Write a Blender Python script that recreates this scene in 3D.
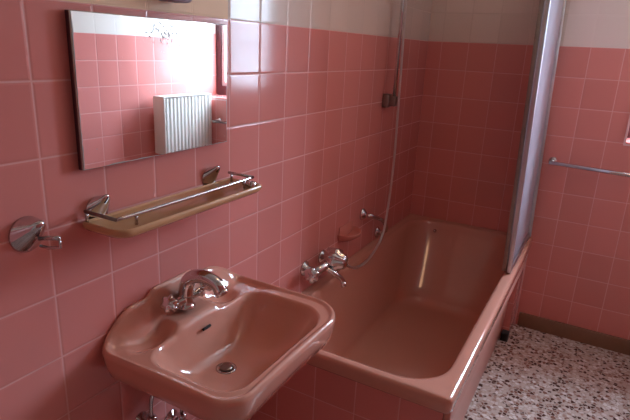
import bpy, math, random
from mathutils import Vector, Matrix
sc = bpy.context.scene
for o in list(bpy.data.objects): bpy.data.objects.remove(o)
random.seed(4)

# ------------------------------------------------------------------ camera, world, light, exposure
FILL_GLOW = 6.5                      # glow of the added warm fill lamp
ZO = 1.574                      # height of the top of the pink tiling; "h" values below are relative to it
F_PX = 523.17
yaw, pitch, roll = 0.4967, -0.3008, 0.0482
CAM = Vector((0.9652, -0.6287, -0.0642 + ZO))
ca, sa, cb, sb = math.cos(yaw), math.sin(yaw), math.cos(pitch), math.sin(pitch)
fw = Vector((-sa*cb, ca*cb, sb)); rt = Vector((ca, sa, 0)); up = rt.cross(fw)
r2 = rt*math.cos(roll) + up*math.sin(roll); u2 = -rt*math.sin(roll) + up*math.cos(roll)
cam_d = bpy.data.cameras.new('camera'); cam_d.sensor_width = 36; cam_d.lens = F_PX*36/630
cam_d.clip_start = .01
cam = bpy.data.objects.new('camera', cam_d); sc.collection.objects.link(cam)
cam.matrix_world = Matrix(((r2.x, u2.x, -fw.x, CAM.x), (r2.y, u2.y, -fw.y, CAM.y), (r2.z, u2.z, -fw.z, CAM.z), (0, 0, 0, 1)))
sc.camera = cam

w = bpy.data.worlds.new('world'); sc.world = w; w.use_nodes = True
wn = w.node_tree.nodes; wl = w.node_tree.links
bg = wn['Background']
tc = wn.new('ShaderNodeTexCoord'); sx = wn.new('ShaderNodeSeparateXYZ'); cr = wn.new('ShaderNodeValToRGB')
wl.new(tc.outputs['Generated'], sx.inputs[0]); wl.new(sx.outputs['Z'], cr.inputs[0])
cr.color_ramp.elements[0].position = 0.06; cr.color_ramp.elements[0].color = (.27, .34, .43, 1)
cr.color_ramp.elements[1].position = 0.38; cr.color_ramp.elements[1].color = (.60, .77, 1.0, 1)
wl.new(cr.outputs[0], bg.inputs['Color']); bg.inputs['Strength'].default_value = 62.0
# portal that guides the daylight sampling through the window opening
pl = bpy.data.lights.new('window_daylight', 'AREA'); pl.shape = 'RECTANGLE'; pl.size = .62; pl.size_y = 1.15
pl.cycles.is_portal = True
po = bpy.data.objects.new('window_daylight', pl); sc.collection.objects.link(po)
po.location = (1.38, 2.70, ZO + .08); po.rotation_euler = (-math.pi/2, 0, 0)

sc.view_settings.view_transform = 'Standard'; sc.view_settings.look = 'None'
sc.view_settings.exposure = 0.0; sc.view_settings.gamma = 1.0; sc.view_settings.use_curve_mapping = False
sc.cycles.max_bounces = 14; sc.cycles.diffuse_bounces = 8; sc.cycles.glossy_bounces = 6
sc.cycles.transparent_max_bounces = 12; sc.cycles.use_denoising = True
sc.cycles.sample_clamp_indirect = 6.0; sc.cycles.caustics_reflective = False; sc.cycles.caustics_refractive = False

# ------------------------------------------------------------------ materials
class NT:
    def __init__(s, name):
        s.m = bpy.data.materials.new(name); s.m.use_nodes = True
        s.n = s.m.node_tree.nodes; s.l = s.m.node_tree.links; s.b = s.n['Principled BSDF']
    def math(s, op, a, b=None, c=None):
        k = s.n.new('ShaderNodeMath'); k.operation = op
        for i, v in enumerate((a, b, c)):
            if v is None: continue
            if isinstance(v, (int, float)): k.inputs[i].default_value = v
            else: s.l.new(v, k.inputs[i])
        return k.outputs[0]
    def mix(s, f, a, b):
        k = s.n.new('ShaderNodeMix'); k.data_type = 'RGBA'
        for i, v in ((0, f), (6, a), (7, b)):
            if isinstance(v, (int, float)): k.inputs[i].default_value = v
            elif isinstance(v, tuple): k.inputs[i].default_value = (*v[:3], 1)
            else: s.l.new(v, k.inputs[i])
        return k.outputs[2]
    def pos(s):
        g = s.n.new('ShaderNodeNewGeometry'); x = s.n.new('ShaderNodeSeparateXYZ'); s.l.new(g.outputs['Position'], x.inputs[0])
        return g, x.outputs
    def noise(s, scale, detail=2, vec=None):
        k = s.n.new('ShaderNodeTexNoise'); k.inputs['Scale'].default_value = scale; k.inputs['Detail'].default_value = detail
        if vec is None:
            vec = s.n.new('ShaderNodeTexCoord').outputs['Object']
        s.l.new(vec, k.inputs['Vector']); return k.outputs
    def set(s, **kw):
        for k, v in kw.items():
            k = {'spec': 'Specular IOR Level', 'coat': 'Coat Weight', 'rough': 'Roughness', 'col': 'Base Color', 'metal': 'Metallic', 'coatr': 'Coat Roughness'}.get(k, k)
            i = s.b.inputs[k]
            if isinstance(v, (int, float)): i.default_value = v
            elif isinstance(v, tuple): i.default_value = (*v[:3], 1)
            else: s.l.new(v, i)
        return s

PINK = (.67, .25, .225); PINK2 = (.61, .22, .195); GROUT = (.72, .38, .34)
CREAM = (.72, .60, .52); PAINT = (.76, .64, .58); WARMLIT_PAINT = (.82, .60, .40)  # last colour: pale paint with the warm room light put into it

def tile_mat(name, ua, uoff, upper='paint', va='Z', voff=ZO, limit=None, paint=PAINT, tilt=.012):
    """glazed square tiles of 15 cm; ua/va are the world axes of the grid. limit = (axis, value, sign): where the pale tiles end"""
    t = NT(name); g, P = t.pos()
    U = t.math('DIVIDE', t.math('SUBTRACT', P[ua], uoff), .15)
    V = t.math('DIVIDE', t.math('SUBTRACT', P[va], voff), .15)
    def cell(x):
        fr = t.math('FRACT', x); d = t.math('MINIMUM', fr, t.math('SUBTRACT', 1, fr)); return t.math('FLOOR', x), d
    cu, du = cell(U); cv, dv = cell(V)
    d = t.math('MINIMUM', du, dv)
    cmb = t.n.new('ShaderNodeCombineXYZ'); t.l.new(cu, cmb.inputs[0]); t.l.new(cv, cmb.inputs[1]); cmb.inputs[2].default_value = 3.7
    wn_ = t.n.new('ShaderNodeTexWhiteNoise'); wn_.noise_dimensions = '3D'; t.l.new(cmb.outputs[0], wn_.inputs['Vector'])
    mr = t.n.new('ShaderNodeMapRange'); mr.interpolation_type = 'SMOOTHSTEP'
    t.l.new(d, mr.inputs[0]); mr.inputs[1].default_value = .0085; mr.inputs[2].default_value = .017
    gm = mr.outputs[0]                               # 0 in the joint, 1 on the tile
    mottling = t.noise(7, 3)[0]
    tile = t.mix(wn_.outputs['Value'], PINK, PINK2)
    tile = t.mix(t.math('MULTIPLY', mottling, .35), tile, (.69, .27, .215))
    is_up = t.math('GREATER_THAN', P['Z'], voff if va == 'Z' else 99.0)
    col = t.mix(gm, GROUT, tile)
    rough = t.math('SUBTRACT', .62, t.math('MULTIPLY', gm, .49))
    hmask = gm
    if upper:
        ct = t.mix(gm, (.62, .51, .43), t.mix(wn_.outputs['Value'], CREAM, tuple(c*.93 for c in CREAM)))
        if limit:
            ax, val, sgn = limit
            on = t.math('GREATER_THAN' if sgn > 0 else 'LESS_THAN', P[ax], val)
        else: on = 0.0
        upc = t.mix(on, paint, ct)
        col = t.mix(is_up, col, upc)
        plaster = t.math('MULTIPLY', is_up, t.math('SUBTRACT', 1, on))
        rough = t.math('MAXIMUM', rough, t.math('MULTIPLY', plaster, .6))
        hmask = t.math('MAXIMUM', gm, plaster)
    # slight individual tilt of every tile, so reflections break at the joints
    sub = t.n.new('ShaderNodeVectorMath'); sub.operation = 'SUBTRACT'; t.l.new(wn_.outputs['Color'], sub.inputs[0]); sub.inputs[1].default_value = (.5, .5, .5)
    sca = t.n.new('ShaderNodeVectorMath'); sca.operation = 'SCALE'; t.l.new(sub.outputs[0], sca.inputs[0]); sca.inputs[3].default_value = tilt
    add = t.n.new('ShaderNodeVectorMath'); add.operation = 'ADD'; t.l.new(g.outputs['Normal'], add.inputs[0]); t.l.new(sca.outputs[0], add.inputs[1])
    nrm = t.n.new('ShaderNodeVectorMath'); nrm.operation = 'NORMALIZE'; t.l.new(add.outputs[0], nrm.inputs[0])
    mr2 = t.n.new('ShaderNodeMapRange'); mr2.interpolation_type = 'SMOOTHSTEP'; t.l.new(d, mr2.inputs[0]); mr2.inputs[1].default_value = .0; mr2.inputs[2].default_value = .045
    hgt = t.math('ADD', t.math('MULTIPLY', t.math('MAXIMUM', mr2.outputs[0], t.math('SUBTRACT', hmask, gm)), 1.0), t.math('MULTIPLY', t.noise(9, 2)[0], .30))
    bm_ = t.n.new('ShaderNodeBump'); bm_.inputs['Strength'].default_value = .55; bm_.inputs['Distance'].default_value = .0012
    t.l.new(hgt, bm_.inputs['Height']); t.l.new(nrm.outputs[0], bm_.inputs['Normal'])
    t.set(col=col, rough=rough, spec=.30, Normal=bm_.outputs[0])
    return t.m

def simple(name, col, rough=.5, metal=0, var=.06, scale=12, bump=0, **kw):
    t = NT(name); n = t.noise(scale, 3)[0]
    dark = tuple(c*(1-var*2) for c in col)
    t.set(col=t.mix(n, dark, col), rough=rough, metal=metal, **kw)
    if bump:
        b = t.n.new('ShaderNodeBump'); b.inputs['Strength'].default_value = bump; b.inputs['Distance'].default_value = .002
        t.l.new(n, b.inputs['Height']); t.set(Normal=b.outputs[0])
    return t.m

M = {}
M['wall_left'] = tile_mat('glazed_pink_tile_left', 'Y', 0.0, limit=('Y', .594, 1), paint=WARMLIT_PAINT)
M['wall_back'] = tile_mat('glazed_pink_tile_back', 'X', .0803, limit=('X', .70, -1), paint=PAINT)
M['wall_right'] = tile_mat('glazed_pink_tile_right', 'Y', .024, voff=ZO-.045, paint=(.72, .68, .60))
M['wall_front'] = tile_mat('glazed_pink_tile_front', 'X', .0)
M['panel_end'] = tile_mat('glazed_pink_tile_tub_end', 'X', .115, upper=None, voff=ZO-1.06)
M['panel_side'] = tile_mat('glazed_pink_tile_tub_side', 'Y', .0, upper=None, voff=ZO-1.06)
M['sill'] = tile_mat('glazed_pink_tile_sill', 'X', .1, upper=None, va='Y', voff=2.4)
M['tub'] = simple('pink_enamel', (.58, .275, .20), .13, var=.02, scale=3, coat=.5, coatr=.05)
M['sink'] = simple('pink_porcelain', (.63, .30, .22), .10, var=.02, scale=3, coat=.5, coatr=.05)
M['satin'] = simple('satin_pink_enamel', (.60, .30, .23), .38, var=.02, scale=3)
M['soap_pink'] = simple('pink_soap_dish_glaze', (.62, .24, .19), .12, var=.03)
M['chrome'] = simple('chrome', (.68, .66, .66), .07, 1, var=.04, scale=30)
M['old_chrome'] = simple('worn_chrome', (.62, .60, .60), .16, 1, var=.12, scale=60)
M['dark'] = simple('gap_black', (.012, .010, .010), .6)
M['near_black'] = simple('near_black_matt', (.02, .01, .008), .8)
M['amber'] = simple('amber_plastic', (.60, .34, .17), .14, var=.05, scale=8, coat=.3)
M['brown'] = simple('brown_skirting_tile', (.28, .15, .085), .25, var=.15, scale=9)
M['ceiling'] = simple('ceiling_paint', (.72, .68, .62), .9)
M['white'] = simple('white_window_paint', (.75, .75, .74), .35, var=.03)
M['trimlight'] = simple('pale_pink_tile_edge', (.80, .55, .54), .25, var=.05)
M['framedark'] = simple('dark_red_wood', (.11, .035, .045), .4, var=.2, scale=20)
M['radiator'] = simple('radiator_enamel', (.78, .78, .72), .35, var=.03)
M['alu'] = simple('brushed_aluminium', (.60, .60, .64), .28, 1, var=.1, scale=40)
M['bronze'] = simple('dull_aluminium_edge', (.34, .29, .26), .35, 1, var=.15, scale=30)
M['lamp_plastic'] = simple('grey_lamp_plastic', (.48, .40, .48), .4)
M['door'] = simple('cream_door_paint', (.55, .48, .40), .5)
M['hose'] = simple('metal_hose', (.80, .70, .66), .30, .75, var=.25, scale=400, bump=.5)

# mirror glass: silver worn to black spots along the top edge and corroded near the rim
t = NT('mirror_glass'); g, P = t.pos()
n1 = t.noise(150, 4)[0]; n2 = t.noise(16, 2)[0]
topd = t.math('SUBTRACT', ZO - .018, P['Z'])               # distance below the top edge
band = t.math('MAXIMUM', 0.0, t.math('SUBTRACT', 1.0, t.math('ABSOLUTE', t.math('DIVIDE', t.math('SUBTRACT', topd, .030), .055))))
side = t.math('MAXIMUM', 0.0, t.math('SUBTRACT', 1.0, t.math('ABSOLUTE', t.math('DIVIDE', t.math('SUBTRACT', P['Y'], .33), .11))))
spot = t.math('GREATER_THAN', t.math('ADD', t.math('MULTIPLY', t.math('MULTIPLY', band, side), .25), n1), .74)
edge = t.math('MINIMUM', t.math('MINIMUM', t.math('SUBTRACT', P['Y'], .0815), t.math('SUBTRACT', .5605, P['Y'])), t.math('SUBTRACT', P['Z'], ZO-.3345))
eg = t.math('LESS_THAN', edge, t.math('MULTIPLY', t.math('POWER', n2, 3.0), .011))
bad = t.math('MAXIMUM', spot, eg)
t.set(col=t.mix(bad, (.93, .94, .94), (.40, .38, .36)), metal=t.math('SUBTRACT', 1, t.math('MULTIPLY', bad, .8)), rough=t.math('ADD', .012, t.math('MULTIPLY', bad, .4)))
M['mirror'] = t.m
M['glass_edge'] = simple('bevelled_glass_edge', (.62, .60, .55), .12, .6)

# terrazzo
t = NT('terrazzo'); tcn = t.n.new('ShaderNodeTexCoord').outputs['Object']
def vor(scale, feature='F1'):
    k = t.n.new('ShaderNodeTexVoronoi'); k.inputs['Scale'].default_value = scale; k.feature = feature
    wob = t.n.new('ShaderNodeTexNoise'); wob.inputs['Scale'].default_value = scale*1.2; t.l.new(tcn, wob.inputs['Vector'])
    sv = t.n.new('ShaderNodeVectorMath'); sv.operation = 'SCALE'; t.l.new(wob.outputs['Color'], sv.inputs[0]); sv.inputs[3].default_value = .8/scale
    ad = t.n.new('ShaderNodeVectorMath'); ad.operation = 'ADD'; t.l.new(tcn, ad.inputs[0]); t.l.new(sv.outputs[0], ad.inputs[1])
    t.l.new(ad.outputs[0], k.inputs['Vector']); return k
v1 = vor(58)
ramp = t.n.new('ShaderNodeValToRGB'); ramp.color_ramp.interpolation = 'CONSTANT'
sep = t.n.new('ShaderNodeSeparateColor'); t.l.new(v1.outputs['Color'], sep.inputs[0]); t.l.new(sep.outputs[0], ramp.inputs[0])
els = [(0, (.08, .03, .02)), (.17, (.22, .10, .07)), (.33, (.52, .42, .36)), (.55, (.60, .52, .47)), (.74, (.36, .23, .18)), (.90, (.68, .63, .59))]
cr_ = ramp.color_ramp
while len(cr_.elements) < len(els): cr_.elements.new(.5)
for e, (p_, c_) in zip(cr_.elements, els): e.position = p_; e.color = (*c_, 1)
ed = vor(58, 'DISTANCE_TO_EDGE')
jm = t.math('LESS_THAN', ed.outputs['Distance'], .10)
t.set(col=t.mix(jm, ramp.outputs[0], (.45, .37, .32)), rough=.22)
M['floor'] = t.m

# frosted acrylic of the bath screen and clear window glass
def thin(name, tint, fac, rough, glossfac=None):
    m = bpy.data.materials.new(name); m.use_nodes = True; n = m.node_tree.nodes; l = m.node_tree.links
    n.remove(n['Principled BSDF']); out = n['Material Output']
    tr = n.new('ShaderNodeBsdfTransparent'); tr.inputs[0].default_value = (*tint, 1)
    pb = n.new('ShaderNodeBsdfPrincipled'); pb.inputs['Base Color'].default_value = (*[c*.85 for c in tint], 1); pb.inputs['Roughness'].default_value = rough
    nz = n.new('ShaderNodeTexNoise'); nz.inputs['Scale'].default_value = 120; bp = n.new('ShaderNodeBump'); bp.inputs['Strength'].default_value = .3 if fac > .2 else 0.0
    l.new(nz.outputs[0], bp.inputs['Height']); l.new(bp.outputs[0], pb.inputs['Normal'])
    mx = n.new('ShaderNodeMixShader'); mx.inputs[0].default_value = fac
    l.new(tr.outputs[0], mx.inputs[1]); l.new(pb.outputs[0], mx.inputs[2]); l.new(mx.outputs[0], out.inputs[0])
    return m
def frosted():
    m = bpy.data.materials.new('frosted_acrylic'); m.use_nodes = True; n = m.node_tree.nodes; l = m.node_tree.links
    pb = n['Principled BSDF']; pb.inputs['Base Color'].default_value = (.60, .56, .62, 1); pb.inputs['Roughness'].default_value = .22
    nz = n.new('ShaderNodeTexNoise'); nz.inputs['Scale'].default_value = 90; bp = n.new('ShaderNodeBump'); bp.inputs['Strength'].default_value = .25
    l.new(nz.outputs[0], bp.inputs['Height']); l.new(bp.outputs[0], pb.inputs['Normal'])
    tl = n.new('ShaderNodeBsdfTranslucent'); tl.inputs[0].default_value = (.80, .78, .82, 1)
    tr = n.new('ShaderNodeBsdfTransparent'); tr.inputs[0].default_value = (.80, .78, .82, 1)
    m1 = n.new('ShaderNodeMixShader'); m1.inputs[0].default_value = .45; l.new(tl.outputs[0], m1.inputs[1]); l.new(tr.outputs[0], m1.inputs[2])
    m2 = n.new('ShaderNodeMixShader'); m2.inputs[0].default_value = .50; l.new(m1.outputs[0], m2.inputs[1]); l.new(pb.outputs[0], m2.inputs[2])
    l.new(m2.outputs[0], n['Material Output'].inputs[0]); return m
M['frost'] = frosted()
M['glass'] = thin('window_glass', (.97, .98, .98), .06, .02)

# ------------------------------------------------------------------ mesh helpers
def link(name, me, mat, parent=None, smooth=True):
    o = bpy.data.objects.new(name, me); sc.collection.objects.link(o)
    me.materials.append(M[mat] if isinstance(mat, str) else mat)
    for p in me.polygons: p.use_smooth = smooth
    if parent:
        o.parent = parent
        o.matrix_parent_inverse = Matrix.Translation(-Vector(parent.location)) @ Matrix() if parent.location.length else Matrix()
    return o
class MB:
    def __init__(s): s.v = []; s.f = []; s.sm = []
    def add(s, vs, fs, smooth=True):
        b = len(s.v); s.v += [tuple(v) for v in vs]; s.f += [tuple(i+b for i in f) for f in fs]; s.sm += [smooth]*len(fs); return s
    def box(s, x0, x1, y0, y1, z0, z1, r=0.0):
        if r <= 0:
            vs = [(x, y, z) for x in (x0, x1) for y in (y0, y1) for z in (z0, z1)]
            return s.add(vs, [(0, 1, 3, 2), (4, 6, 7, 5), (0, 4, 5, 1), (2, 3, 7, 6), (0, 2, 6, 4), (1, 5, 7, 3)], False)
        import bmesh
        bm = bmesh.new(); bmesh.ops.create_cube(bm, size=1)
        for v in bm.verts: v.co = Vector(((x0+x1)/2 + v.co.x*(x1-x0), (y0+y1)/2 + v.co.y*(y1-y0), (z0+z1)/2 + v.co.z*(z1-z0)))
        bmesh.ops.bevel(bm, geom=bm.edges[:], offset=r, segments=3, profile=.5, affect='EDGES')
        bm.verts.index_update(); vs = [v.co.copy() for v in bm.verts]; fs = [tuple(v.index for v in f.verts) for f in bm.faces]
        bm.free(); return s.add(vs, fs, True)
    def tube(s, pts, r, n=14, cap=True):
        pts = [Vector(p) for p in pts]; N = len(pts); rs = r if isinstance(r, (list, tuple)) else [r]*N
        T = []
        for i in range(N):
            d = (pts[min(i+1, N-1)] - pts[max(i-1, 0)]); T.append(d.normalized())
        a = Vector((0, 0, 1)) if abs(T[0].z) < .9 else Vector((1, 0, 0)); nrm = (a - T[0]*a.dot(T[0])).normalized(); vs = []
        for i in range(N):
            nrm = (nrm - T[i]*nrm.dot(T[i])).normalized(); bn = T[i].cross(nrm)
            for k in range(n):
                t_ = 2*math.pi*k/n; vs.append(pts[i] + (nrm*math.cos(t_) + bn*math.sin(t_))*rs[i])
        fs = [(i*n+k, i*n+(k+1) % n, (i+1)*n+(k+1) % n, (i+1)*n+k) for i in range(N-1) for k in range(n)]
        if cap: fs += [tuple(range(n))[::-1], tuple((N-1)*n+k for k in range(n))]
        return s.add(vs, fs)
    def lathe(s, base, axis, prof, n=28, lobes=0, amp=0):
        """prof = [(distance along axis, radius)]"""
        base = Vector(base); ax = Vector(axis).normalized()
        a = Vector((0, 0, 1)) if abs(ax.z) < .9 else Vector((1, 0, 0)); u = (a - ax*a.dot(ax)).normalized(); v = ax.cross(u); vs = []
        for h, r in prof:
            for k in range(n):
                t_ = 2*math.pi*k/n; rr = r*(1 + amp*math.cos(lobes*t_)) if lobes else r
                vs.append(base + ax*h + (u*math.cos(t_) + v*math.sin(t_))*rr)
        N = len(prof)
        fs = [(i*n+k, i*n+(k+1) % n, (i+1)*n+(k+1) % n, (i+1)*n+k) for i in range(N-1) for k in range(n)]
        fs += [tuple(range(n))[::-1], tuple((N-1)*n+k for k in range(n))]
        return s.add(vs, fs)
    def rings(s, rings, cap0=False, cap1=False):
        n = len(rings[0]); vs = [p for r in rings for p in r]
        fs = [(i*n+k, i*n+(k+1) % n, (i+1)*n+(k+1) % n, (i+1)*n+k) for i in range(len(rings)-1) for k in range(n)]
        if cap0: fs.append(tuple(range(n))[::-1])
        if cap1: fs.append(tuple((len(rings)-1)*n+k for k in range(n)))
        return s.add(vs, fs)
    def build(s, name, mat, parent=None):
        me = bpy.data.meshes.new(name)
        off = Vector(parent.location) if parent else Vector()
        me.from_pydata([tuple(v) for v in s.v], [], s.f); me.update()
        import bmesh
        bm = bmesh.new(); bm.from_mesh(me); bmesh.ops.recalc_face_normals(bm, faces=bm.faces); bm.to_mesh(me); bm.free()
        o = bpy.data.objects.new(name, me); sc.collection.objects.link(o); me.materials.append(M[mat])
        for p, sm in zip(me.polygons, s.sm): p.use_smooth = sm
        if parent:
            root = parent
            o.parent = root
            o.matrix_parent_inverse = Matrix.Translation(-world_loc(root))
        return o
def world_loc(o):
    v = Vector(o.location)
    return v if not o.parent else Vector((0, 0, 0)) + (Vector(o.location) )
def bez(pts, n=10):
    """Catmull-Rom through points"""
    P = [Vector(p) for p in pts]; P = [P[0]*2-P[1]] + P + [P[-1]*2-P[-2]]; out = []
    for i in range(1, len(P)-2):
        for k in range(n):
            t_ = k/n; a, b, c, d = P[i-1:i+3]
            out.append(.5*((2*b) + (c-a)*t_ + (2*a-5*b+4*c-d)*t_*t_ + (-a+3*b-3*c+d)*t_**3))
    out.append(P[-2]); return out
def thing(name, label, cat, loc, group=None):
    o = bpy.data.objects.new(name, None); sc.collection.objects.link(o); o.location = loc; o.empty_display_size = .05
    o['label'] = label; o['category'] = cat
    if group: o['group'] = group
    return o
def tag(o, label, cat, group=None):
    o['label'] = label; o['category'] = cat
    if group: o['group'] = group
    return o
def struct(o): o['kind'] = 'structure'; return o
H = lambda h: ZO + h

# ------------------------------------------------------------------ room shell
X1 = 1.74; Y0 = -1.45; Y1 = 2.40; ZC = 2.42; T = .30
struct(MB().box(-.1, X1+.1, Y0-.1, Y1+T, -.12, 0).build('floor', 'floor'))
struct(MB().box(-.1, X1+.1, Y0-.1, Y1+T, ZC, ZC+.1).build('ceiling', 'ceiling'))
struct(MB().box(-.12, 0, Y0-.1, Y1+T, 0, ZC).build('wall_left', 'wall_left'))
struct(MB().box(X1, X1+.12, Y0-.1, Y1+T, 0, ZC).build('wall_right', 'wall_right'))
# back wall with the deep window niche
NX0, NX1, NZ0, NZ1, ND = 1.067, 1.7395, H(-.45), H(.66), .20
b = MB()
b.box(0, NX0, Y1, Y1+T, 0, ZC); b.box(NX1, X1, Y1, Y1+T, 0, ZC)
b.box(NX0, NX1, Y1, Y1+T, 0, NZ0); b.box(NX0, NX1, Y1, Y1+T, NZ1, ZC)
struct(b.build('wall_back', 'wall_back'))
b = MB(); DX0, DX1, DZ = .75, 1.55, 2.02
b.box(0, DX0, Y0-.1, Y0, 0, ZC); b.box(DX1, X1, Y0-.1, Y0, 0, ZC); b.box(DX0, DX1, Y0-.1, Y0, DZ, ZC)
struct(b.build('wall_front', 'wall_front'))
d = MB().box(DX0, DX1, Y0-.07, Y0-.03, .005, DZ-.01, .004).build('door_1', 'door'); struct(d)
b = MB(); b.lathe((DX0+.08, Y0-.03, 1.05), (0, 1, 0), [(0, .024), (.006, .024), (.008, .01), (.04, .01)]); b.tube([(DX0+.08, Y0+.01, 1.05), (DX0+.19, Y0+.012, 1.05)], .009)
b.build('door_handle', 'old_chrome', d)
# skirting on the back wall, right of the tub
struct(MB().box(.724, X1, Y1-.014, Y1, 0, .085, .003).build('baseboard_back', 'brown'))
# window: white casement at the back of the niche, pale tile edging round the opening
wx0, wx1, wz0, wz1, wy = NX0+.02, NX1-.045, NZ0+.075, NZ1-.03, Y1+ND
b = MB(); fr = .03
b.box(NX0, wx0, wy, Y1+T, NZ0, NZ1); b.box(wx1, NX1, wy, Y1+T, NZ0, NZ1); b.box(wx0, wx1, wy, Y1+T, NZ0, wz0); b.box(wx0, wx1, wy, Y1+T, wz1, NZ1)
struct(b.build('trim_1', 'framedark'))
b = MB()
b.box(wx0, wx0+fr, wy+.01, wy+.06, wz0, wz1, .003); b.box(wx1-fr, wx1, wy+.01, wy+.06, wz0, wz1, .003)
b.box(wx0+fr, wx1-fr, wy+.01, wy+.06, wz0, wz0+fr, .003); b.box(wx0+fr, wx1-fr, wy+.01, wy+.06, wz1-fr, wz1, .003)
win = b.build('window_1', 'white'); struct(win)
MB().box(wx0+fr, wx1-fr, wy+.030, wy+.034, wz0+fr, wz1-fr).build('window_pane', 'glass', win)
b = MB(); b.box(NX1-.35, NX1-.34, wy-.03, wy+.01, H(-.10), H(-.02), .002); b.build('window_handle', 'chrome', win)
struct(MB().box(NX0, NX1, Y1-.004, wy, NZ0-.001, NZ0+.008, .002).build('trim_2', 'sill'))
b = MB(); e = .010
b.box(NX0-e, NX0, Y1-.006, Y1+.0, NZ0-e, NZ1+e); b.box(NX1, NX1+e, Y1-.006, Y1, NZ0-e, NZ1+e); b.box(NX0, NX1, Y1-.006, Y1, NZ0-e, NZ0-.001); b.box(NX0, NX1, Y1-.006, Y1, NZ1, NZ1+e)
struct(b.build('trim_3', 'trimlight'))
b = MB(); b.box(NX0+.002, NX0+.036, Y1+.02, Y1+.05, NZ0+.01, NZ0+.17, .003)
b.box(NX0+.002, NX0+.30, Y1+.02, Y1+.05, NZ0+.14, NZ0+.17, .003)

# ------------------------------------------------------------------ bathtub
def rrect(x0, x1, y0, y1, r, z, n=10):
    """r = radii at (x1,y1),(x0,y1),(x0,y0),(x1,y0)"""
    if not isinstance(r, (tuple, list)): r = (r,)*4
    pts = []; cs = [(x1, y1, 0), (x0, y1, 90), (x0, y0, 180), (x1, y0, 270)]
    for (cx, cy, a0), q in zip(cs, r):
        sx_ = -1 if cx == x1 else 1; sy_ = -1 if cy == y1 else 1
        ox, oy = cx + sx_*q, cy + sy_*q
        for k in range(n+1):
            a = math.radians(a0 + 90*k/n); pts.append((ox + q*math.cos(a), oy + q*math.sin(a)))
    # straight-side subdivisions
    out = []; N = len(pts)
    for i in range(N):
        a, c = pts[i], pts[(i+1) % N]; out.append(a)
        if (i+1) % (n+1) == 0:
            for k in range(1, 8): out.append((a[0]+(c[0]-a[0])*k/8, a[1]+(c[1]-a[1])*k/8))
    return [(x, y, z) for x, y in out]
tub = thing('bathtub', 'long pink enamel bathtub built in along the tiled wall', 'bathtub', (.36, 1.55, 0))
TX0, TX1, TY0, TY1, TZ = .002, .724, .705, 2.398, H(-1.025)
R = []
def orr(i, z, r=.022): return rrect(TX0, TX1-i, TY0+i, TY1, (.004, .004, .004, max(r-i*.3, .008)), z)
R.append(orr(.020, TZ-.050)); R.append(orr(.004, TZ-.052)); R.append(orr(0, TZ-.046)); R.append(orr(0, TZ-.014)); R.append(orr(.002, TZ-.007)); R.append(orr(.006, TZ-.002)); R.append(orr(.013, TZ)); R.append(orr(.022, TZ-.0005))
ix0, ix1, iy0, iy1 = .050, .672, .748, 2.352
def irr(d, z, e=0, s=0):
    q = 1 - max(0, d-.05)*2.4
    return rrect(ix0+d, ix1-d*1.0, iy0+d*1.05, iy1-d*(1.0)-s, (.15*q, .15*q, .11*q, .15*q), z)
R.append(irr(-.012, TZ-.001)); R.append(irr(-.004, TZ-.004)); R.append(irr(.002, TZ-.012)); R.append(irr(.007, TZ-.028))
for k in range(1, 12):
    s_ = k/11; z = TZ - .028 - .335*s_
    d_ = .007 + .055*s_ + .0*s_; R.append(irr(d_, z, 0, .20*s_**1.3))
for k in range(1, 8):
    a = math.pi/2*k/7; R.append(irr(.062 + .075*(1-math.cos(a)), TZ-.363-.055*math.sin(a), 0, .20))
R.append(irr(.19, TZ-.420, .0, .20)); 
b = MB().rings(R, cap0=False, cap1=True); b.build('tub_basin', 'tub', tub)
PZ = TZ-.050
MB().box(.001, .7003, .722, .762, 0, PZ).build('end_panel', 'panel_end', tub)
b = MB(); zt = PZ+.004
b.add([(.651, .7625, 0), (.659, .7625, 0), (.659, 2.20, 0), (.651, 2.20, 0), (.684, .7625, zt), (.692, .7625, zt), (.692, 2.20, zt), (.684, 2.20, zt)], [(0, 1, 2, 3), (4, 7, 6, 5), (0, 4, 5, 1), (1, 5, 6, 2), (2, 6, 7, 3), (3, 7, 4, 0)], False)
b.build('side_panel', 'satin', tub)
b = MB(); b.box(.690, .702, 2.2005, 2.398, .0, PZ); b.box(.640, .690, 2.2005, 2.210, 0, PZ-.2); b.build('tiled_end_panel', 'panel_side', tub)
MB().box(.7005, .7225, .7225, 2.199, TZ-.105, TZ-.040, .006).build('rim_skirt', 'satin', tub)
MB().box(.7025, .712, 2.385, 2.398, .0, PZ, .002).build('corner_joint', 'trimlight', tub)
b = MB(); b.lathe((.19, 2.318, TZ-.05), (0, -1, .15), [(0, .010), (.006, .011), (.010, .007), (.016, .0075), (.020, .003)]); b.build('glint_stud', 'chrome', tub)  # chrome stud added to give the bright glint on the far slope
b = MB(); b.lathe((.36, .98, TZ-.4205), (0, 0, 1), [(0, .032), (.003, .03), (.0035, .018), (.002, .012)]); b.build('drain', 'chrome', tub)
tag(MB().box(.668, .708, 2.150, 2.1985, 0.0, .05, .004).build('gap_block', 'dark'), 'small black block standing in for the dark gap at the foot of the tub panel', 'block')  # solid black box in place of the dark gap under the panel

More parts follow.
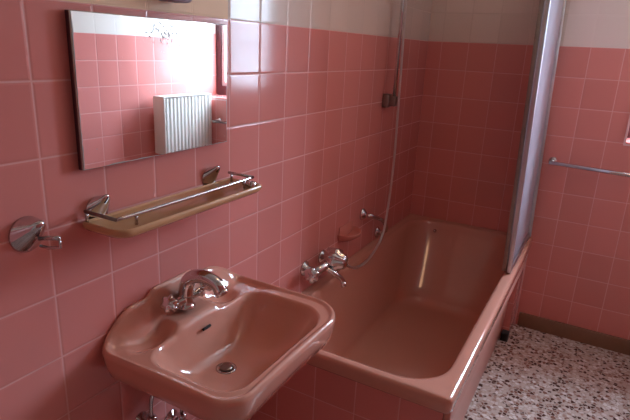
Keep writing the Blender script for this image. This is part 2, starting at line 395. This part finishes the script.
# ------------------------------------------------------------------ folded bath screen on the tub rim
scr = thing('bath_screen', 'folded frosted bath screen with metal frame standing on the tub rim', 'shower screen', (.69, 2.1, TZ))
def screen_panel(x, y0, y1, lean, edge_mat):
    z0, z1 = TZ+.004, TZ+1.42; th = .0095
    def sh(mb):                       # slight inward lean of the stack
        mb.v = [(vx - lean*(vz-z0)/(z1-z0), vy, vz) for vx, vy, vz in mb.v]; return mb
    f = MB(); f.box(x-th, x+th, y0, y0+.022, z0, z1, .002)
    f.box(x-th, x+th, y1-.022, y1, z0, z1, .002); f.box(x-th, x+th, y0+.022, y1-.022, z0, z0+.03, .002); f.box(x-th, x+th, y0+.022, y1-.022, z1-.03, z1, .002)
    fo = sh(f).build('panel_frame', edge_mat, scr)
    g_ = MB().box(x-.002, x+.002, y0+.022, y1-.022, z0+.03, z1-.03); sh(g_).build('frosted_pane', 'frost', fo)
screen_panel(.697, 1.775, 2.385, .030, 'alu')
screen_panel(.673, 1.790, 2.375, .030, 'bronze')
b = MB().box(.655, .712, 2.385, 2.399, TZ+.003, TZ+1.43, .002); b.v = [(x-.035*(z-TZ)/1.42, y, z) for x, y, z in b.v]; b.build('wall_profile', 'alu', scr)

# ------------------------------------------------------------------ washbasin
SX1, SY0, SY1 = .416, .080, .618; SZ = H(-.770)
cxs, cys = .21, .345
def ray_rr(th, x0, x1, y0, y1, rad):
    """distance from (cxs,cys) to a rounded rectangle outline; rad = (back-left... ) radii (x0y0,x1y0,x1y1,x0y1)"""
    dx, dy = math.cos(th), math.sin(th); lo, hi = 0, 2.
    def inside(x, y):
        if x < x0 or x > x1 or y < y0 or y > y1: return False
        for (cx, cy, r, sx_, sy_) in ((x0, y0, rad[0], 1, 1), (x1, y0, rad[1], -1, 1), (x1, y1, rad[2], -1, -1), (x0, y1, rad[3], 1, -1)):
            ox, oy = cx+sx_*r, cy+sy_*r
            if (x-ox)*sx_ < 0 and (y-oy)*sy_ < 0 and (x-ox)**2+(y-oy)**2 > r*r: return False
        return True
    for _ in range(40):
        m_ = (lo+hi)/2
        if inside(cxs+dx*m_, cys+dy*m_): lo = m_
        else: hi = m_
    return lo
def sst(a, b_, x):
    t_ = max(0, min(1, (x-a)/(b_-a))); return t_*t_*(3-2*t_)
def deck(x, y, d=.03):
    bump = sst(.07, .20, y)*(1-sst(.48, .64, y))
    z = SZ - .014*sst(.009, .024, d)*(1-sst(.10, .20, x)*.6)
    plat = sst(.235, .275, y)*(1-sst(.405, .445, y))*(1-sst(.085, .12, x))
    z += .020*plat
    z += (.060*bump+.008*sst(.09, .16, y)*(1-sst(.56, .62, y)))*(1-sst(.004, .046, x))
    for c, wd_ in ((.188, .060), (.488, .045)):
        q = ((y-c)/wd_)**2 + ((x-.066)/.036)**2
        if q < 1: z -= .016*(1-q)
    return z
NA = 176; th = [2*math.pi*(k+.5)/NA for k in range(NA)]
out = [ray_rr(a, .001, SX1, SY0, SY1, (.045, .065, .110, .045)) for a in th]
bowl = [ray_rr(a, .108, .382, .120, .562, (.085, .060, .095, .045)) for a in th]
sink = thing('washbasin', 'pink porcelain washbasin hung on the tiled wall beside the bathtub', 'sink', (.21, .345, H(-.77)))
R = []
# underside, from the waste upward and outward, then skirt, then top deck, then bowl
def P_(a, r, z): return (max(.001, cxs+math.cos(a)*r), cys+math.sin(a)*r, z)
R.append([P_(a, .035, H(-.945)) for a in th]); R.append([P_(a, .09, H(-.940)) for a in th])
R.append([P_(a, bowl[i]*.80, H(-.905)) for i, a in enumerate(th)])
R.append([P_(a, out[i]*.86, H(-.858)) for i, a in enumerate(th)])
R.append([P_(a, out[i]-.020, H(-.846)) for i, a in enumerate(th)])
R.append([P_(a, out[i]-.012, H(-.840)) for i, a in enumerate(th)])
R.append([P_(a, out[i]-.004, H(-.812)) for i, a in enumerate(th)])
def deckz(x, y, d=.03): return deck(x, y, d)
for ins, dz in ((0, -.016), (.0, -.011), (.002, -.005), (.005, -.0015), (.009, 0)):
    row = []
    for i, a in enumerate(th):
        x, y = cxs+math.cos(a)*(out[i]-ins), cys+math.sin(a)*(out[i]-ins); row.append((max(.001, x), y, deckz(max(0, x), y, ins)+dz))
    R.append(row)
ND_ = 16
for k in range(1, ND_+1):
    f_ = k/ND_; row = []
    for i, a in enumerate(th):
        r_ = (out[i]-.009)*(1-f_) + (bowl[i]+.008)*f_; x, y = cxs+math.cos(a)*r_, cys+math.sin(a)*r_
        row.append((max(.001, x), y, deckz(x, y, out[i]-r_)))
    R.append(row)
dr = (.195, .335); BD = .128
for k in range(0, 23):
    f_ = k/22; row = []; s_ = f_
    for i, a in enumerate(th):
        r_ = bowl[i]; x0, y0 = cxs+math.cos(a)*r_, cys+math.sin(a)*r_
        zedge = deckz(x0, y0) - .005
        x = x0*(1-s_*.9) + dr[0]*s_*.9; y = y0*(1-s_*.9) + dr[1]*s_*.9
        dep = 1-(1-s_)**3.1
        row.append((x, y, zedge*(1-dep) + (SZ-BD)*dep))
    R.append(row)
MB().rings(R, cap0=True, cap1=True).build('bowl', 'sink', sink)
b = MB(); b.lathe((dr[0], dr[1], SZ-BD-.002), (0, 0, 1), [(0, .028), (.004, .027), (.005, .022), (.002, .019)]); drain = b.build('drain', 'old_chrome', sink)
b = MB(); b.lathe((dr[0], dr[1], SZ-BD+.001), (0, 0, 1), [(0, .0175), (.004, .017), (.006, .010), (.006, .002)]); b.build('plug', 'bronze', drain)
b = MB(); b.box(-.0035, .0035, -.015, .015, -.004, .004, .0015)
rot = Matrix.Rotation(math.radians(35), 3, 'Y'); b.v = [tuple(rot @ Vector(v) + Vector((.121, .345, H(-.803)))) for v in b.v]; b.build('overflow_slot', 'near_black', sink)

# basin mixer tap
tx, ty, tz = .055, .338, H(-.752)
tap = thing('basin_tap', 'chrome two handle mixer tap with arched spout on the washbasin', 'tap', (tx, ty, tz))
b = MB(); b.lathe((tx, ty, tz-.003), (0, 0, 1), [(0, .026), (.004, .026), (.009, .021), (.016, .019), (.034, .017), (.042, .0165)])
b.tube([(tx, ty-.050, tz+.020), (tx, ty+.050, tz+.020)], .0125); b.build('tap_body', 'chrome', tap)
pts = bez([(tx, ty, tz+.030), (tx+.002, ty+.004, tz+.062), (tx+.018, ty+.008, tz+.084), (tx+.050, ty+.016, tz+.093), (tx+.084, ty+.024, tz+.080), (tx+.100, ty+.028, tz+.056)], 8)
nn = len(pts); b = MB().tube(pts, [.0205-.0025*i/nn for i in range(nn)], 20); b.lathe(pts[-1], (pts[-1]-pts[-3]), [(-.006, .0192), (.006, .0192), (.008, .015)]); b.build('spout', 'chrome', tap)
for s_ in (-1, 1):
    b = MB(); c = Vector((tx+.004, ty+s_*.050, tz+.020)); ax = Vector((.15, s_*.75, .60)).normalized()
    b.lathe(c, ax, [(-.006, .013), (.006, .0125), (.010, .008), (.016, .008), (.018, .020), (.026, .023), (.034, .020), (.038, .010)], 36, 6, .16)
    b.build('handle', 'chrome', tap)

# waste pipe and supply valves below the basin
wp = thing('waste_pipe', 'chrome waste pipe under the washbasin running back to the wall', 'pipe', (.195, .335, H(-1.15)))
b = MB(); b.tube([(dr[0], dr[1], H(-.948)), (dr[0], dr[1], H(-1.18))], .016); b.lathe((dr[0], dr[1], H(-1.25)), (0, 0, 1), [(0, .028), (.006, .032), (.075, .032), (.085, .018)])
b.tube(bez([(dr[0]-.028, dr[1], H(-1.205)), (.10, dr[1], H(-1.20)), (.002, dr[1], H(-1.20))], 6), .016); b.build('trap', 'old_chrome', wp)
MB().lathe((.0, dr[1], H(-1.20)), (1, 0, 0), [(.0005, .035), (.004, .034), (.008, .018)]).build('wall_flange', 'old_chrome', wp)
for (y, h, nm, x_) in ((.205, -1.062, 'chrome angle valve with thin supply pipe at the left under the washbasin', .055), (.318, -1.130, 'chrome angle valve with supply pipe at the middle under the washbasin', .055)):
    v = thing('angle_valve', nm, 'valve', (0.0, y, H(h)), 'supply valves under the washbasin')
    b = MB(); b.lathe((.0, y, H(h)), (1, 0, 0), [(.0005, .026), (.004, .025), (.008, .011), (.030, .011), (.032, .015), (.060, .015), (.062, .009), (.072, .009)]); 
    b.lathe((x_-.01, y, H(h)), (0, 0, 1), [(0, .010), (.020, .010), (.021, .013), (.032, .013), (.033, .006)], 8); b.build('valve_body', 'chrome', v)
    MB().lathe((.072, y, H(h)), (1, 0, 0), [(0, .014), (.004, .020), (.014, .020), (.018, .012)], 24, 5, .15).build('knob', 'chrome', v)
    MB().tube(bez([(x_-.01, y, H(h)+.03), (x_-.008, y, H(-.98)), (x_-.004, y+(.338-y)*.15, H(-.92)), (x_-.002, y+(.338-y)*.3, H(-.866))], 6), .0052).build('supply_pipe', 'old_chrome', v)

# ------------------------------------------------------------------ chrome wall fittings, mirror, shelf
def fitting(mb, y, z, s=1.0, out_=.042, upz=.026):
    """flange on the wall that narrows into a raised tongue pointing outward and up"""
    rings = []
    for t_ in (0, .06, .2, .45, .75, .92, 1.0):
        row = []; rr = .037*s*(1-t_)**.8*1 + .0085*s*min(1, (1-t_)*5+.0) if t_ < 1 else .002
        rr = (.037*(1-t_*.78) if t_ < .95 else .0045)*s
        for k in range(28):
            a = 2*math.pi*k/28; row.append((.0008 + out_*t_, y + .006*t_ + rr*math.sin(a), z + upz*t_ + rr*math.cos(a)*(1 if t_ > .3 else 1.0)))
        rings.append(row)
    return mb.rings(rings, True, True)
hold = thing('glass_holder', 'chrome wall bracket with ring arm left of the shelf, beneath no mirror', 'bracket', (0, -.042, H(-.445)))
fitting(MB(), -.046, H(-.445), 1.02).build('wall_flange', 'chrome', hold)
b = MB(); b.tube([(.030, -.040, H(-.450)), (.055, -.036, H(-.444)), (.082, -.032, H(-.440))], .0045)
b.tube([(.082, -.032, H(-.440)), (.085, -.034, H(-.457)), (.060, -.042, H(-.462)), (.038, -.044, H(-.462))], .0032); b.build('arm', 'old_chrome', hold)
b = MB(); b.tube([(.0385, -.036, H(-.418)), (.0340, -.044, H(-.433))], .0028); b.build('dark_bar', 'near_black', hold)  # small dark bar across the tongue tip
hold['label'] = 'shield shaped chrome wall bracket with a short prong, left of the shelf'

mz0, mz1, my0, my1 = H(-.3345), H(-.018), .0815, .5605
mir = thing('wall_mirror', 'frameless rectangular mirror with black worn spots, hung above the shelf', 'mirror', (0, .32, H(-.18)))
b = MB(); b.box(.0205, .0215, my0, my1, mz0, mz1); b.build('mirror_glass', 'mirror', mir)
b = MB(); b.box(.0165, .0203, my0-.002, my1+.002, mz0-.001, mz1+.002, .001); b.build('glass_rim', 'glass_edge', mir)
b = MB(); b.box(.0003, .0163, my0+.003, my1-.004, mz0-.002, mz1+.002); b.build('shadow_backing', 'framedark', mir)  # dark backing; its left edge also stands in for the mirror's wall shadow

sh = thing('bathroom_shelf', 'long amber shelf tray with chrome gallery rail under the mirror', 'shelf', (0, .335, H(-.455)))
st = H(-.452)
R = []
for ins, z in ((.010, st-.020), (.002, st-.012), (0, st-.006), (0, st), (.003, st+.003), (.006, st+.002), (.010, st-.002)):
    R.append(rrect(.008+ins*.3, .132-ins, .074+ins, .592-ins, (.018, .004, .004, .035), z, 8))
MB().rings(R, True, True).build('tray', 'amber', sh)
b = MB(); rz = H(-.428)
b.tube([(.010, .083, rz), (.108, .083, rz)], .0042); b.build('rail', 'bronze', sh)
b = MB(); b.tube(bez([(.108, .083, rz), (.110, .20, rz), (.110, .45, rz), (.108, .570, rz)], 6), .0042); b.tube([(.108, .570, rz), (.020, .570, rz)], .0042); b.build('rail', 'old_chrome', sh)
for (x, y) in ((.012, .085), (.106, .138), (.106, .530), (.030, .570)):
    MB().tube([(x, y, st-.001), (x, y, rz)], .0036).build('post', 'old_chrome', sh)
for y in (.128, .512):
    fo = fitting(MB(), y-.006, H(-.436), .86, .030, .034).build('bracket', 'chrome', sh)
    MB().tube([(.0300, y+.001, H(-.402)), (.0262, y-.006, H(-.414))], .0026).build('dark_bar', 'near_black', fo)  # same dark bar on the shelf brackets
b = MB(); b.lathe((.125, .555, st+.002), (-1, 0, .2), [(0, .012), (.012, .013), (.016, .009), (.040, .009)]); b.build('end_knob', 'chrome', sh)

lamp = thing('mirror_lamp', 'small grey wall lamp seen at the top edge, above the mirror', 'lamp', (0, .345, H(.05)))
MB().box(.0005, .060, .318, .392, H(.022), H(.10), .012).build('lamp_base', 'lamp_plastic', lamp)
R = [[(.03+.032*s_*math.cos(a)*1.0, .355+.034*s_*math.sin(a), z) for a in [2*math.pi*k/24 for k in range(24)]] for s_, z in ((.6, H(.10)), (1, H(.11)), (1.15, H(.16)), (1.0, H(.21)), (.4, H(.235)))]
MB().rings(R, True, True).build('lamp_shade', 'white', lamp)

# ------------------------------------------------------------------ shower riser, hose, bath mixer, grab handle, soap dish
rx, ry = .052, 1.80
ris = thing('shower_rail', 'thin chrome vertical shower rail on the wall above the bathtub', 'shower rail', (0, ry, H(-.29)))
MB().tube([(rx, ry, H(-.31)), (rx, ry, H(.62))], .0085).build('riser_pipe', 'chrome', ris)
b = MB(); b.box(.0005, .034, ry-.024, ry+.024, H(-.325), H(-.262), .005); b.box(.030, .066, ry-.016, ry+.016, H(-.318), H(-.270), .005); b.build('lower_bracket', 'bronze', ris)
b = MB(); b.box(.0005, .066, ry-.016, ry+.016, H(.585), H(.63), .005); b.build('upper_bracket', 'old_chrome', ris)
b = MB(); b.box(rx-.02, rx+.03, ry-.02, ry+.02, H(.40), H(.45), .006); b.build('slider', 'old_chrome', ris)
sh_ = thing('hand_shower', 'chrome hand shower with long metal hose looping down to the bath mixer', 'hand shower', (.09, ry, H(.42)))
hp = bez([(.083, ry-.005, H(.395)), (.080, 1.768, H(.16)), (.080, 1.786, H(-.215)), (.080, 1.800, H(-.58)), (.082, 1.768, H(-.83)), (.085, 1.712, H(-.955)), (.100, 1.53, H(-1.008)), (.105, 1.36, H(-.995)), (.088, 1.268, H(-.945))], 10)
MB().tube(hp, .0062, 10).build('hose', 'hose', sh_)
b = MB(); b.tube(bez([(.083, ry-.005, H(.39)), (.100, ry, H(.47)), (.130, ry, H(.56))], 6), [.009+.0003*i for i in range(13)]); b.build('handle', 'chrome', sh_)
MB().lathe((.120, ry, H(.57)), (.75, 0, -.65), [(-.01, .015), (.01, .038), (.03, .042), (.034, .038)]).build('shower_head', 'chrome', sh_)

mx = thing('bath_mixer', 'chrome wall bath mixer with big round knob and short spout', 'tap', (0, 1.2, H(-.94)))
b = MB()
mzb = H(-.925)
for y in (1.085, 1.235): b.lathe((0, y, mzb), (1, 0, 0), [(.0005, .032), (.005, .031), (.012, .020), (.022, .014), (.055, .014)])
b.tube([(.055, 1.060, mzb), (.055, 1.270, mzb)], .019, 18); b.build('mixer_body', 'chrome', mx)
b = MB(); b.lathe((.055, 1.062, mzb), (.25, -1, .1), [(0, .015), (.010, .015), (.012, .026), (.024, .031), (.034, .028), (.040, .014), (.041, .004)], 40, 6, .12); b.build('handle', 'chrome', mx)
b = MB(); b.lathe((.034, 1.215, mzb+.008), (1, .0, .05), [(0, .030), (.006, .046), (.040, .050), (.058, .046), (.066, .034), (.082, .030), (.092, .020), (.094, .004)], 48, 8, .10); b.build('round_knob', 'chrome', mx)
b = MB(); b.lathe((.066, 1.262, mzb-.004), (.3, .8, .0), [(0, .014), (.012, .014), (.014, .018), (.030, .017), (.034, .009), (.042, .009)], 28, 6, .08); b.build('hose_outlet', 'chrome', mx)
b = MB(); pts = bez([(.060, 1.160, mzb-.012), (.090, 1.172, mzb-.028), (.112, 1.200, mzb-.058), (.120, 1.208, mzb-.080)], 6); b.tube(pts, .0105, 16); b.lathe(pts[-1], (.2, .2, -1), [(-.006, .011), (.016, .012), (.018, .008)]); b.build('spout', 'chrome', mx)

gh = thing('grab_handle', 'short chrome grab handle on the wall behind the shower hose', 'handle', (0, 1.75, H(-.93)))
g1, g2 = Vector((0, 1.640, H(-.835))), Vector((0, 1.855, H(-.990)))
for q in (g1, g2): MB().lathe(q, (1, 0, 0), [(.0005, .030), (.007, .029), (.014, .020), (.022, .013)]).build('flange', 'chrome', gh)
MB().tube(bez([g1+Vector((.008, 0, 0)), g1+Vector((.050, .012, -.005)), (g1+g2)/2+Vector((.060, .035, .015)), g2+Vector((.050, .0, .02)), g2+Vector((.008, 0, 0))], 8), .0105).build('grip', 'chrome', gh)

soap = thing('soap_dish', 'pink ceramic soap dish set into the wall tiles above the bath mixer', 'soap dish', (0, 1.5, H(-.87)))
R = []
sy, sz = 1.455, H(-.880)
def hs(rx_, ry_, z, x0=.0005):    # half-disc outline against the wall
    pts = [(x0 + max(0, rx_*math.sin(math.pi*k/20))*1.0, sy - ry_*math.cos(math.pi*k/20), z) for k in range(21)]
    return pts + [(x0, sy + ry_*(1-2*k/6), z) for k in range(1, 6)]
for rx_, ry_, z in ((.010, .030, sz-.035), (.045, .058, sz-.022), (.070, .076, sz-.004), (.076, .080, sz+.010), (.074, .078, sz+.014), (.068, .072, sz+.013), (.060, .064, sz+.002), (.040, .045, sz-.010)): R.append(hs(rx_, ry_, z))
MB().rings(R, True, True).build('dish', 'soap_pink', soap)
MB().box(.0005, .006, sy-.070, sy+.070, sz-.03, sz+.045, .004).build('back_plate', 'soap_pink', soap)

# ------------------------------------------------------------------ towel rail on the back wall
tr = thing('towel_rail', 'long chrome towel rail on the tiled wall right of the bath screen', 'towel rail', (1.16, Y1, H(-.595)))
MB().tube([(.740, 2.338, H(-.583)), (1.560, 2.338, H(-.607))], .0105).build('rail', 'chrome', tr)
for x, h in ((.752, -.5833), (1.548, -.6066)):
    b = MB(); b.lathe((x, Y1, H(h)), (0, -1, 0), [(.0005, .021), (.005, .020), (.010, .011), (.055, .010)]); b.build('flange', 'old_chrome', tr)

# ------------------------------------------------------------------ radiator on the right wall (seen in the mirror)
rad = thing('radiator', 'white ribbed panel radiator by the window, reflected in the mirror', 'radiator', (1.70, 2.14, H(-.81)))
ra0, ra1, rz0, rz1 = 1.905, 2.375, H(-.795), H(-.415)
prof = []; nrib = 13; wd = (ra1-ra0-.02)/nrib
vs = []
for k in range(nrib):
    y = ra0+.01+k*wd
    for f_, x in ((0, 1.618), (.30, 1.618), (.42, 1.600), (.88, 1.600)): vs.append((x, y+f_*wd))
vs.append((1.618, ra1-.01))
b = MB(); n = len(vs)
b.add([(x, y, rz0+.01) for x, y in vs] + [(x, y, rz1-.012) for x, y in vs] + [(1.624, y, rz0+.01) for x, y in vs] + [(1.624, y, rz1-.012) for x, y in vs],
      [(i, i+1, n+i+1, n+i) for i in range(n-1)] + [(2*n+i, 3*n+i, 3*n+i+1, 2*n+i+1) for i in range(n-1)] + [(n+i, n+i+1, 3*n+i+1, 3*n+i) for i in range(n-1)] + [(i, 2*n+i, 2*n+i+1, i+1) for i in range(n-1)], False)
b.build('front_panel', 'radiator', rad)
MB().box(1.685, 1.697, ra0+.01, ra1-.01, rz0+.01, rz1-.012, .002).build('rear_panel', 'radiator', rad)
for y0_, y1_ in ((ra0, ra0+.010), (ra1-.010, ra1)): MB().box(1.600, 1.700, y0_, y1_, rz0, rz1, .003).build('side_cover', 'radiator', rad)
b = MB(); b.box(1.602, 1.698, ra0, ra1, rz1-.006, rz1, .002)
b.build('top_grille', 'radiator', rad)
for y in (2.02, 2.26): MB().box(1.697, 1.7399, y-.015, y+.015, rz0+.05, rz1-.05, .002).build('wall_bracket', 'radiator', rad)
b = MB(); b.tube(bez([(1.66, ra0+.03, rz0+.02), (1.66, ra0+.03, rz0-.10), (1.66, ra0+.03, .0)], 4), .008); b.tube([(1.66, ra1-.03, rz0+.02), (1.66, ra1-.03, .0)], .008); b.build('feed_pipe', 'radiator', rad)

# ------------------------------------------------------------------ added lamp for warm fill light, out of view on the ceiling
mt = bpy.data.materials.new('fill_lamp_glass'); mt.use_nodes = True; pb = mt.node_tree.nodes['Principled BSDF']
pb.inputs['Base Color'].default_value = (.8, .7, .55, 1); pb.inputs['Emission Color'].default_value = (1, .56, .30, 1); pb.inputs['Emission Strength'].default_value = FILL_GLOW
M['fill_opal'] = mt
cl = thing('added_fill_lamp', 'added round lamp for warm fill light, out of view on the ceiling', 'lamp', (.95, 1.0, ZC))
MB().lathe((.95, 1.0, ZC-.0005), (0, 0, -1), [(0, .11), (.02, .11), (.022, .095)]).build('fill_lamp_plate', 'white', cl)
MB().lathe((.95, 1.0, ZC-.0226), (0, 0, -1), [(0, .10), (.02, .14), (.05, .15), (.08, .13), (.10, .08), (.108, .02)]).build('fill_lamp_shade', 'fill_opal', cl)
